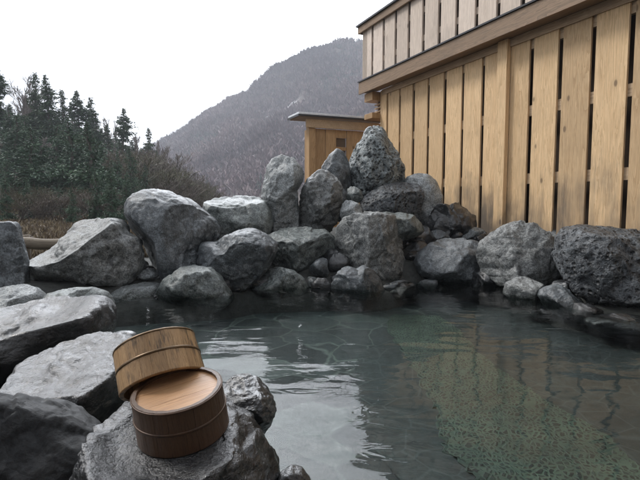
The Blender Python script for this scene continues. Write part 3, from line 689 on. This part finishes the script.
mb = MB(); mb.box(-.09, -.053, y_r, y_l+.06, 2.0, 2.14, .6, .004); mb.build('header_beam', M['beam_tan'], SD)
mb = MB(); mb.box(-.14, .34, y_r, y_l+.20, 2.162, 2.188, .5); mb.build('roof_board', M['beam'], SD)
mb = MB(); mb.box(-.16, .36, y_r, y_l+.22, 2.192, 2.232, .5, .004); mb.build('roof', M['roofmetal'], SD)
mb = MB(); mb.box(-.175, -.162, y_r, y_l+.23, 2.165, 2.196, .5); mb.box(-.175, .36, y_l+.222, y_l+.235, 2.165, 2.196); mb.build('roof_edge', M['metal'], SD)

# ------------------------------------------------------------------ buckets
def bucket(name, label, mwall, mbase, mhoop, base_pt, axis, Rm, ht, seed, spin=0.0, taper=.93):
    """upside-down bucket: origin at the centre of its open rim, axis towards its base"""
    o = empty(name, base_pt); tag(o, label, 'bucket', 'wooden wash buckets')
    o.rotation_mode = 'QUATERNION'; o.rotation_quaternion = Vector((0, 0, 1)).rotation_difference(axis.normalized()) @ Matrix.Rotation(spin, 3, 'Z').to_quaternion()
    rnd = random.Random(seed); mb = MB(); ns = 22; th = .011
    ang = [0]
    for _ in range(ns): ang.append(ang[-1]+rnd.uniform(.8, 1.25))
    ang = [a*2*pi/ang[-1] for a in ang]
    prof = [(0, -.001), (.003, .0), (.3, 0), (.7, 0), (ht-.003, 0), (ht, -.001)]
    for i in range(ns):
        a0, a1 = ang[i], ang[i+1]; g = .0006/Rm; rv = rnd.random(); dr = rnd.uniform(-.0005, .0005)
        zs = [0, .0025, ht*.5, ht-.0025, ht]
        cols = []
        for t_, inset in ((a0+g*.1, .0009), (a0+g, .0004), (a0*.66+a1*.34, 0), (a0*.34+a1*.66, 0), (a1-g, .0004), (a1-g*.1, .0009)):
            col = []
            for zi, z in enumerate(zs):
                rr_ = Rm*(1-(1-taper)*z/ht) - inset + dr - (.0018 if zi in (0, 4) else 0)
                col.append((rr_*cos(t_), rr_*sin(t_), z))
            cols.append(col)
        inn = []
        for t_ in (a0, a1):
            inn.append([((Rm*(1-(1-taper)*z/ht)-th)*cos(t_), (Rm*(1-(1-taper)*z/ht)-th)*sin(t_), z) for z in (0, ht)])
        vs = [p for c_ in cols for p in c_]; nz_ = 5; fs = []
        for c_ in range(5):
            for z in range(4): fs.append((c_*nz_+z, (c_+1)*nz_+z, (c_+1)*nz_+z+1, c_*nz_+z+1))
        k = len(vs); vs += inn[0]+inn[1]
        fs.append((k, k+1, k+3, k+2))
        fs.append(tuple([k+2]+[c_*nz_ for c_ in range(5, -1, -1)]+[k]))
        fs.append(tuple([k+1]+[c_*nz_+4 for c_ in range(6)]+[k+3]))
        mb.add(vs, fs, rv)
    mb.build('stave_wall', mwall, o)
    def ring(z, r, name='hoop', rw=.0022, hh=.0042):
        q = MB(); n = 96; rad = Rm*(1-(1-taper)*z/ht)
        sec = [(0, -hh), (rw*.8, -hh*.7), (rw*1.1, 0), (rw*.8, hh*.7), (0, hh), (-.002, 0)]
        vs = [((rad+a)*cos(2*pi*i/n), (rad+a)*sin(2*pi*i/n), z+b_) for i in range(n) for a, b_ in sec]; m_ = len(sec)
        fs = [(i*m_+j, ((i+1) % n)*m_+j, ((i+1) % n)*m_+(j+1) % m_, i*m_+(j+1) % m_) for i in range(n) for j in range(m_)]
        q.add(vs, fs); q.build(name, mhoop, o, True)
    ring(ht*.50, 0); ring(ht*.965, 0, rw=.0015, hh=.003)
    q = MB(); n = 64; rb = Rm*taper-th-.0003; z0 = ht-.0085
    # base made of three boards with tight joints
    cuts_ = [-1.01, -.36, .31, 1.01]
    for j in range(3):
        x0, x1 = cuts_[j]*rb, cuts_[j+1]*rb; g = .0004
        pts = []
        m_ = 16
        for i in range(m_+1):
            x = max(-rb, x0+g)+(min(rb, x1-g)-max(-rb, x0+g))*i/m_; pts.append((x, math.sqrt(max(0, rb*rb-x*x))))
        low = [(x, -y) for x, y in pts[::-1]]
        pl = pts+low; kk = len(pl)
        q.add([(y, x, z0) for x, y in pl]+[(y, x, z0-.012) for x, y in pl], [tuple(range(kk)), tuple(range(2*kk-1, kk-1, -1))]+[(i, kk+i, kk+(i+1) % kk, (i+1) % kk) for i in range(kk)], .3+.25*j)
    q.build('base_board', mbase, o)
    return o
Rb = .1165; hb = .118
vz = Vector((0, 0, 1))
ax1 = Vector((-.085, -.165, 1)).normalized()
top1 = at(177, 388, 1.23); bot1 = top1 - ax1*hb
bucket('bucket', 'dark soaked wooden bucket standing upside down with a bare orange brown base', M['bucketdark'], M['bucketbase'], M['hoop'], bot1, ax1, Rb, hb, 3, spin=.5, taper=.965)
vdir = ray(163, 375).normalized(); rgt = Vector((1, 0, 0)); rgt = (rgt-vdir*rgt.dot(vdir)).normalized(); upp = rgt.cross(vdir)
ax2 = (upp*cos(R(17)) - rgt*sin(R(17)))*cos(R(17)) + vdir*sin(R(17))
op2 = at(164, 385, 1.335)
bucket('bucket', 'yellowish wooden bucket with mould streaks tilted against the top of the dark one', M['bucket'], M['bucketbase'], M['hoop2'], op2, ax2, .1165, .122, 8, spin=1.1, taper=.965)

# ------------------------------------------------------------------ log rail
lg = empty('log_railing', at(40, 243, 5.4)); tag(lg, 'low weathered log rail behind the left boulders', 'railing')
mb = MB(); a = at(14, 243, 5.4)-lg.location; b_ = at(120, 246, 5.5)-lg.location
mb.tube([a.lerp(b_, i/8)+Vector((0, 0, .006*sin(i*2.1))) for i in range(9)], [.062+.004*sin(i*1.7) for i in range(9)], 12)
M['log'] = wood('log', (.17, .14, .10), (.10, .078, .055), axis='x', gs=14); mb.build('rail', M['log'], lg, True)
for px in (20, 110):
    mb = MB(); q = at(px, 243, 5.44)-lg.location; mb.tube([q+Vector((0, .1, .08)), q+Vector((0, .1, -.45))], .05, 10); mb.build('post', M['log'], lg, True)

# ------------------------------------------------------------------ vegetation
def leafmat(name, a, b, c):
    m = Mat(name); q = m.n('Attribute', attribute_name='rnd')
    m.set(m.ramp(q.outputs['Fac'], (0, a), (.55, b), (1, c)), .7); return m.m
M['cedar'] = leafmat('cedar_leaf', (.022, .044, .026), (.056, .096, .052), (.13, .175, .09))
M['young'] = leafmat('young_leaf', (.022, .048, .028), (.045, .088, .050), (.085, .14, .075))
M['brownleaf'] = leafmat('dry_leaf', (.05, .04, .025), (.10, .082, .045), (.075, .09, .045))
M['bark'] = leafmat('bark', (.06, .05, .042), (.085, .072, .06), (.11, .095, .08))
M['twig'] = leafmat('twig', (.13, .11, .10), (.20, .175, .16), (.28, .25, .23))

def cedar_mesh(seed, h=10.0, wid=1.6, loose=.35, bare=.12, n_br=430, leaf=.28):
    rnd = random.Random(seed); cr = MB(); tr = MB()
    bend = [(rnd.uniform(-.12, .12)*i/6*2, rnd.uniform(-.12, .12)*i/6*2) for i in range(7)]
    def axis(z):
        k = z/h*6; i = min(5, int(k)); f_ = k-i
        return Vector((bend[i][0]*(1-f_)+bend[i+1][0]*f_, bend[i][1]*(1-f_)+bend[i+1][1]*f_, z))
    tr.tube([axis(h*i/6*.97) for i in range(7)], [.17*(1-i/6.6)+.012 for i in range(7)], 7, .5)
    for b_ in range(n_br):
        u = bare+(1-bare)*rnd.random()**1.15; z = u*h
        env = wid*((1-u)**.68)*(.55+.45*min(1, (u-bare+.05)/.25))
        lobe = .62+.55*noise.noise(Vector((seed*9.1, z*1.0, b_*.0)))+.25*rnd.uniform(-1, 1)
        ln = max(.07, env*lobe*rnd.uniform(.55, 1.15)); ang = rnd.uniform(0, 2*pi)
        if noise.noise(Vector((cos(ang)*1.3+seed, sin(ang)*1.3, z*.75))) < -loose: continue
        d = Vector((cos(ang), sin(ang), 0)); root = axis(z); rise = rnd.uniform(-.05, .35)
        tip = root+d*ln+Vector((0, 0, rise*ln-.12*ln*ln))
        tr.tube([root, root.lerp(tip, .5)+Vector((0, 0, .06*ln)), tip], [.022, .014, .006], 3, .3, cap=False)
        m_ = int(5+36*ln); shade = rnd.random()*.5
        for k in range(m_):
            f_ = rnd.uniform(.15, 1.05); c_ = root.lerp(tip, f_)+Vector((rnd.gauss(0, 1), rnd.gauss(0, 1), rnd.gauss(0, .8)-.3))*(.03+.085*ln)
            a = ang+rnd.gauss(0, .9); l_ = leaf*rnd.uniform(.5, 1.15)*(.55+.45*min(1, ln)); wd = l_*rnd.uniform(.18, .36)
            dv = Vector((cos(a), sin(a), rnd.uniform(-.9, .35))).normalized()*l_; sv = dv.cross(Vector((rnd.gauss(0, 1), rnd.gauss(0, 1), rnd.gauss(0, 1)))).normalized()*wd
            cr.add([c_, c_+dv*.45+sv, c_+dv, c_+dv*.5-sv*.8], [(0, 1, 2, 3)], min(1, shade+rnd.random()*.5))
    return cr, tr
def proto_tree(name, mk, leafm, barkm):
    cr, tr = mk
    a = tr.build('trunk', barkm); me_t = a.data; bpy.data.objects.remove(a)
    me_c = None
    if cr is not None and cr.f: b_ = cr.build('crown', leafm); me_c = b_.data; bpy.data.objects.remove(b_)
    return me_t, me_c
def place(name, protos, loc, scale, rz, label, cat, group, sx=1.0):
    o = empty(name, loc, rz); o.scale = (scale*sx, scale*sx, scale); tag(o, label, cat, group)
    for nm, me in (('trunk', protos[0]), ('crown', protos[1])):
        if me: c_ = bpy.data.objects.new(nm, me); C.objects.link(c_); c_.parent = o
    return o
def bare_mesh(seed, h=8.0, spread=.5, levels=5, r0=.11, up=.25, kids=(3, 4), stems=1, crown_n=0, minr=.007):
    rnd = random.Random(seed); tr = MB(); cr = MB()
    def grow(p, d, ln, r, lv):
        pts = [p]; q = p.copy(); dd = d.copy(); n = 4 if lv > 1 else 3
        for i in range(n):
            dd = (dd+Vector((rnd.gauss(0, .16), rnd.gauss(0, .16), rnd.gauss(0, .10)+up*.25))).normalized(); q = q+dd*ln/n; pts.append(q.copy())
        tgt = cr if lv <= levels-3 else tr
        tgt.tube(pts, [max(minr*.8, r*(1-.45*i/n)) for i in range(n+1)], 5 if lv == levels else 3, rnd.random(), cap=False)
        if lv == 0: return
        for k in range(rnd.randint(*kids)+(2 if lv == levels else 0)):
            f_ = rnd.uniform(.35, 1) if lv < levels else rnd.uniform(.28, 1)
            i = min(n-1, int(f_*n)); b_ = pts[i].lerp(pts[i+1], f_*n-i) if i < n else pts[-1]
            nd = (dd+Vector((rnd.gauss(0, spread), rnd.gauss(0, spread), rnd.gauss(0, spread*.5)+up))).normalized()
            grow(b_, nd, ln*rnd.uniform(.45, .68), max(minr, r*.5), lv-1)
    for s_ in range(stems):
        d = Vector((rnd.gauss(0, .05 if stems == 1 else .5), rnd.gauss(0, .05 if stems == 1 else .5), 1)).normalized()
        grow(Vector((rnd.gauss(0, .1)*(stems > 1), rnd.gauss(0, .1)*(stems > 1), -.1)), d, h*.5, r0, levels)
    return cr, tr
CED = [proto_tree('c', cedar_mesh(s_, 10, w_, l_), M['cedar'], M['bark']) for s_, w_, l_ in ((1, 2.7, .38), (2, 2.3, .42), (3, 3.1, .38))]
YNG = [proto_tree('y', cedar_mesh(s_, 6, 2.0, .5, .02, 260, .22), M['young'], M['bark']) for s_ in (11, 12)]
BAR = [proto_tree('b', bare_mesh(s_, 8.5, .42, 5, .12, .28, (3, 5), 1, minr=.018), M['twig'], M['twig']) for s_ in (21, 22)]
M['brush'] = leafmat('brush_twig', (.055, .042, .033), (.10, .08, .062), (.17, .14, .11))
SHR = [proto_tree('s', bare_mesh(s_, 3.2, .5, 4, .03, .22, (3, 4), 7, minr=.008), M['brownleaf'] if s_ == 33 else M['brush'], M['bark']) for s_ in (31, 32, 33)]
def tree_at(kind, px, topy, Y, lab, name, cat, group, hh, rz, sx=1.0):
    d = ray(px, 200); x = d.x/d.y*Y; z = gz(x, Y)-.1
    top = at(px, topy, Y).z; sc_ = (top-z)/hh
    place(name, kind, (x, Y, z), sc_, rz, lab, cat, group, sx)
ced = [(-14,60,34,0,'cut off by the left edge'),(3,66,36,2,'tallest one, at the left edge of the photo'),(40,73,40,1,'the slender one right of the bare grey tree'),(53,75,39,0,'left of the gap in the middle of the row'),
       (66,90,41,1,'the narrow one just left of the gap'),(81,90,43,2,'first one right of the gap'),(96,97,44,0,'second one right of the gap'),(110,124,42,1,'the short one low in the row'),(125,108,46,2,'with the broad pointed top right of the middle'),
       (150,128,50,1,'the last one at the right end of the row'),(24,112,33,0,'the lower one standing before the bare tree')]
for i, (px, ty, Y, k, lab) in enumerate(ced):
    tree_at(CED[k], px, ty, Y, 'dark green cedar, '+lab, 'cedar_tree', 'tree', 'cedars on the left hillside', 10.0, i*1.7, 1.0 if Y > 34 else .9)
BK = [(-6,96,47),(14,104,48),(32,100,50),(47,108,52),(60,112,49),(74,118,53),(88,122,50),(103,130,52),(118,134,55),(134,140,54),(143,148,52),(158,150,55),(2,128,44),(28,134,45),(50,140,46),(70,146,47),(90,150,45),(108,150,48),(122,154,46),(140,160,47)]
for i, (px, ty, Y) in enumerate(BK):
    tree_at(CED[i % 3], px, ty, Y, 'dark cedar in the dense rank behind the front cedars', 'cedar_tree', 'tree', 'cedars massed behind the front row', 10.0, i*1.3+.4, 1.25)
yg = [(97,168,15,0,'before the leaning boulder, left one of three'),(112,160,14.5,1,'before the leaning boulder, middle one of three'),(126,172,15,0,'before the leaning boulder, right one of three'),(140,180,17,1,'lowest, between the three near ones and the brown scrub'),(28,178,16,0,'near the upright slab'),(6,172,15,1,'low at the left edge above the upright slab'),(72,186,13.5,0,'above the pale tilted boulder'),(100,150,24,0,'below the gap'),(118,152,22,1,'right of the gap, above the leaning boulder'),(132,146,25,0,'below the broad pointed cedar'),(38,142,22,1,'on the slope at the left'),(8,150,20,0,'at the left edge of the photo'),(76,160,23,1,'on the slope in the middle'),(146,164,28,0,'rightmost, beside the brown scrub'),(108,178,18,0,'lowest, just over the tilted boulder'),(60,184,17,1,'smallest, on the brown slope')]
for i, (px, ty, Y, k, lab) in enumerate(yg):
    tree_at(YNG[k], px, ty, Y, 'bushy mid green young conifer, '+lab, 'young_conifer', 'tree', 'young conifers on the left hillside', 6.0, i*2.1, .8)
br = [(20,64,43,0,'between the two tallest cedars at the left'),(72,112,50,1,'in the gap of the cedar row'),(115,104,52,0,'rising between the cedars right of the gap'),(138,112,54,1,'behind the broad pointed cedar'),(160,134,48,0,'just right of the last cedar'),(172,146,42,1,'at the right end of the trees, above the brown scrub'),(48,122,35,1,'before the cedars, arching over the slope'),(2,130,27,0,'before the cedar at the left edge')]
for i, (px, ty, Y, k, lab) in enumerate(br):
    tree_at(BAR[k], px, ty, Y, 'bare pale grey leafless tree, '+lab, 'bare_tree', 'tree', 'leafless trees on the left hillside', 9.2, i*1.3, 1.0)
ry = random.Random(15)
for i in range(16):
    px = ry.uniform(-12, 96); Y = ry.uniform(19, 33); d = ray(px, 200); x = d.x/d.y*Y
    place('young_conifer', YNG[i % 2], (x, Y, gz(x, Y)-.1), ry.uniform(.38, .68), i*1.1, 'small green conifer scattered among the brush of the brown slope below the cedars', 'tree', 'small conifers on the brush slope', 1.15)
rs = random.Random(4)
SL = []
for i in range(96):
    px = rs.uniform(-20, 215); Y = rs.uniform(12, 40) if px < 130 else rs.uniform(26, 46)
    if px < 130: ty = rs.uniform(190, 214) - max(0, (60-px))*.2 - (Y-12)*.5*max(0, 1-px/110)
    else: ty = 152 + (px-150)*.62 + rs.uniform(-4, 20)
    SL.append((px, min(ty, 208), Y))
side = ['on the left slope', 'in the scrub at the right of the trees']
for i, (px, ty, Y) in enumerate(SL):
    k = rs.randrange(3); left = px < 130
    if 84 < px < 150 and Y < 24: continue
    if left and i % 2: continue
    tree_at(SHR[k], px, ty, Y, 'leafless brown bush '+('among the brush on the left slope' if left else 'in the scrub between the cedars and the mountain'), 'bush', 'bush', 'bushes on the left slope' if left else 'bushes between cedars and mountain', 3.0, i*1.1, 1.5 if left else 1.3)
for i in range(64):
    px = rs.uniform(-30, 118); Y = rs.uniform(15, 36); d = ray(px, 200); x = d.x/d.y*Y
    place('bush', SHR[i % 3], (x, Y, gz(x, Y)-.1), rs.uniform(.2, .42), i*1.9, 'low leafless bush scattered over the brown slope beneath the cedars', 'bush', 'low bushes on the open slope', 1.4)
# dry grass and fallen leaves on the slope
gm = MB(); rg = random.Random(9)
GX = []; 
for i in range(26000):
    Y = 5.5+rg.random()**1.3*13; px = rg.uniform(-40, 230); x = (px-320)/F*Y; GX.append((x, Y))
gzs = ground(np.array([g[0] for g in GX]), np.array([g[1] for g in GX]))
for (x, y), z in zip(GX, gzs):
    l_ = rg.uniform(.03, .10)*(1+y*.03); a = rg.uniform(0, 2*pi); wd = .012*(1+y*.12)
    q = Vector((x, y, z-.01)); dv = Vector((rg.gauss(0, .5), rg.gauss(0, .5), 1)).normalized()*l_; sv = Vector((cos(a), sin(a), 0))*wd
    gm.add([q-sv, q+sv, q+dv], [(0, 1, 2)], rg.random())
M['straw'] = leafmat('straw', (.06, .043, .026), (.13, .095, .055), (.24, .19, .11))
tag(gm.build('dry_grass', M['straw']), 'dry straw coloured grass and leaf litter on the left bank', 'grass', kind='stuff')

# ------------------------------------------------------------------ mountain
SK1 = [(-200,250),(0,215),(60,195),(120,168),(150,148),(170,136),(188,126),(206,113),(231,99),(249,92),(255,84),(277,67),(302,55),(323,49),(341,42),(364,44),(400,48),(450,62),(520,90),(640,120),(900,160)]
SK2 = [(-200,260),(180,214),(215,200),(240,184),(270,163),(300,142),(330,124),(370,104),(420,88),(500,90),(640,130),(900,170)]
def hgt(px, tab, Y): return (H + (200-np.interp(px, [t_[0] for t_ in tab], [t_[1] for t_ in tab]))/F*Y)*1.0
def hill(X, Y):
    px = 320+X/np.maximum(Y, 1)*F
    pass
    z1 = hgt(px, SK1, np.minimum(Y, 400.))*np.clip((Y-130)/270, 0, 1)**.6*np.where(Y < 395, 1-(.08+.07*np.sin(X*.075+Y*.03)+.04*np.sin(X*.16-Y*.02))*(1-ss(330, 395, Y)), 1)
    z1 = np.where(Y > 400, z1*(1-.35*ss(400, 520, Y)), z1)
    z2 = hgt(px, SK2, np.minimum(Y, 230.))*np.clip((Y-125)/105, 0, 1)**.6*(1-.8*ss(232, 330, Y))
    return np.maximum(z1, z2) - 3.5 + .6*np.sin(X*.21)*np.sin(Y*.17)
mm = Mat('hill_soil'); p = mm.pos(world=True); n1 = mm.noise(p, .05, 8, .7); n2 = mm.noise(p, .5, 6, .7)
c = mm.ramp(n1, (.35, (.05, .038, .034)), (.6, (.11, .085, .072)), (.72, (.15, .13, .11)))
c = mm.mix(.6, c, mm.ramp(n2, (.3, .5), (.7, 1.6)), 'MULTIPLY')
# old snow lying on the upper road cut and in patches
sxx = mm.n('SeparateXYZ'); mm.l(p, sxx.inputs[0])
n4 = mm.noise(p, .16, 6, .7); c = mm.mix(mm.ramp(n4, (.68, 0.0), (.74, .7)), c, (.5, .5, .52))
M['hill'] = mm.set(c, .9, mm.bump(n2, .8, 1.2))
hx = np.linspace(-330, 420, 300); hyy = np.linspace(118, 540, 210)
tag(grid('hills', hx, hyy, hill, M['hill']), 'bare wooded mountain behind the bath', kind='structure')
# road cut with snow
sn = MB(); rg = random.Random(77)
def road(px0, px1, Y0, name='snowy_track'):
    q = MB(); vs = []; n = 26
    for i in range(n+1):
        px = px0+(px1-px0)*i/n; Y = Y0+2.5*sin(i*.5); X = (px-320)/F*Y
        z = float(hill(np.array([X]), np.array([Y]))[0])+2.2
        wd = 2.6*(.5+.5*abs(sin(i*1.3)))*min(1, i/3, (n-i)/3)+.15
        vs += [(X, Y-wd, z-wd*.35), (X, Y+wd, z+wd*.35)]
    q.add(vs, [(2*i, 2*i+2, 2*i+3, 2*i+1) for i in range(n)]); return q.build(name, M['snow'])
mm = Mat('old_snow'); n_ = mm.noise(mm.pos(world=True), .8, 5); M['snow'] = mm.set(mm.ramp(n_, (.4, (.16, .14, .14)), (.6, (.5, .5, .53))), .8)
for a_, b_, Y_ in ((266, 301, 312), (284, 296, 318)): tag(road(a_, b_, Y_), 'snow lying on a track across the upper mountainside', kind='structure')
rf = random.Random(12); fm = MB(); n_t = 15000
tx = np.array([rf.uniform(20, 400) for _ in range(n_t)]); ty_ = np.array([135+270*rf.random()**.8 for _ in range(n_t)])
# extra line of trees along both skylines
k = 700; tx[:k] = np.linspace(60, 390, k); ty_[:k] = [rf.uniform(392, 404) for _ in range(k)]
tx[k:2*k] = np.linspace(200, 390, k); ty_[k:2*k] = [rf.uniform(222, 232) for _ in range(k)]
X_ = (tx-320)/F*ty_; Z_ = hill(X_, ty_)
M['barewood'] = leafmat('bare_wood', (.085, .058, .064), (.20, .142, .148), (.36, .28, .275))
ev = []
for i in range(n_t):
    x, y, z = X_[i], ty_[i], Z_[i]; s_ = rf.uniform(2.6, 5.2)*(1.0 if y > 220 else .8); base = rf.random()*.6
    pxx = 320+x/y*F
    if 264 < pxx < 303 and 304 < y < 323: continue
    evg = noise.noise(Vector((x*.02, y*.02, 3))) > .28 and rf.random() < .5 or rf.random() < .03
    if evg: ev.append((x, y, z, s_)); continue
    if rf.random() < .05: base += .25
    tint = base*.9 + .9*noise.noise(Vector((x*.022, y*.012, 0)))
    for j in range(9):
        a = rf.uniform(0, 2*pi); sp = rf.uniform(.2, .75)*s_
        q = Vector((x+cos(a)*.1*s_, y+sin(a)*.1*s_, z+s_*rf.uniform(-.05, .45)))
        tip = Vector((x+cos(a)*sp, y+sin(a)*sp, z+s_*rf.uniform(.4, 1.0))); a2 = a+1.57
        sv = Vector((cos(a2), sin(a2), rf.uniform(-.4, .4)))*s_*.095
        fm.add([q, q.lerp(tip, .6)+sv, tip, q.lerp(tip, .55)-sv], [(0, 1, 2, 3)], min(1, max(0, tint+rf.uniform(-.15, .3))))
    fm.add([(x-.06*s_, y, z-1), (x+.06*s_, y, z-1), (x, y, z+s_*.6)], [(0, 1, 2)], .2)
tag(fm.build('bare_forest', M['barewood']), 'leafless purple grey forest covering the mountain', 'forest', kind='stuff')
fm = MB()
for x, y, z, s_ in ev:
    for j in range(12):
        a = rf.uniform(0, 2*pi); u = rf.random(); r_ = s_*.32*(1-u)
        q = Vector((x, y, z+s_*u)); tip = q+Vector((cos(a)*r_, sin(a)*r_, -.12*s_)); a2 = a+1.57; sv = Vector((cos(a2), sin(a2), 0))*r_*.5
        fm.add([q+Vector((0, 0, .2*s_)), tip+sv, tip-sv], [(0, 1, 2)], rf.random())
M['hillgreen'] = leafmat('hill_evergreen', (.015, .028, .024), (.03, .05, .04), (.05, .07, .055))
tag(fm.build('evergreen_forest', M['hillgreen']), 'scattered dark evergreens on the mountain', 'forest', kind='stuff')

# ------------------------------------------------------------------ haze
mm = Mat('haze'); mm.t.nodes.remove(mm.b)
pv = mm.n('VolumePrincipled', Density=.0013); pv.inputs['Color'].default_value = (.86, .9, 1, 1)
mm.l(pv.outputs[0], mm.out.inputs['Volume'])
hb_ = MB(); hb_.box(-430, 430, -210, 545, -24, 190); o = hb_.build('haze', mm.m); tag(o, 'thin pale air in the valley', 'haze', kind='stuff')
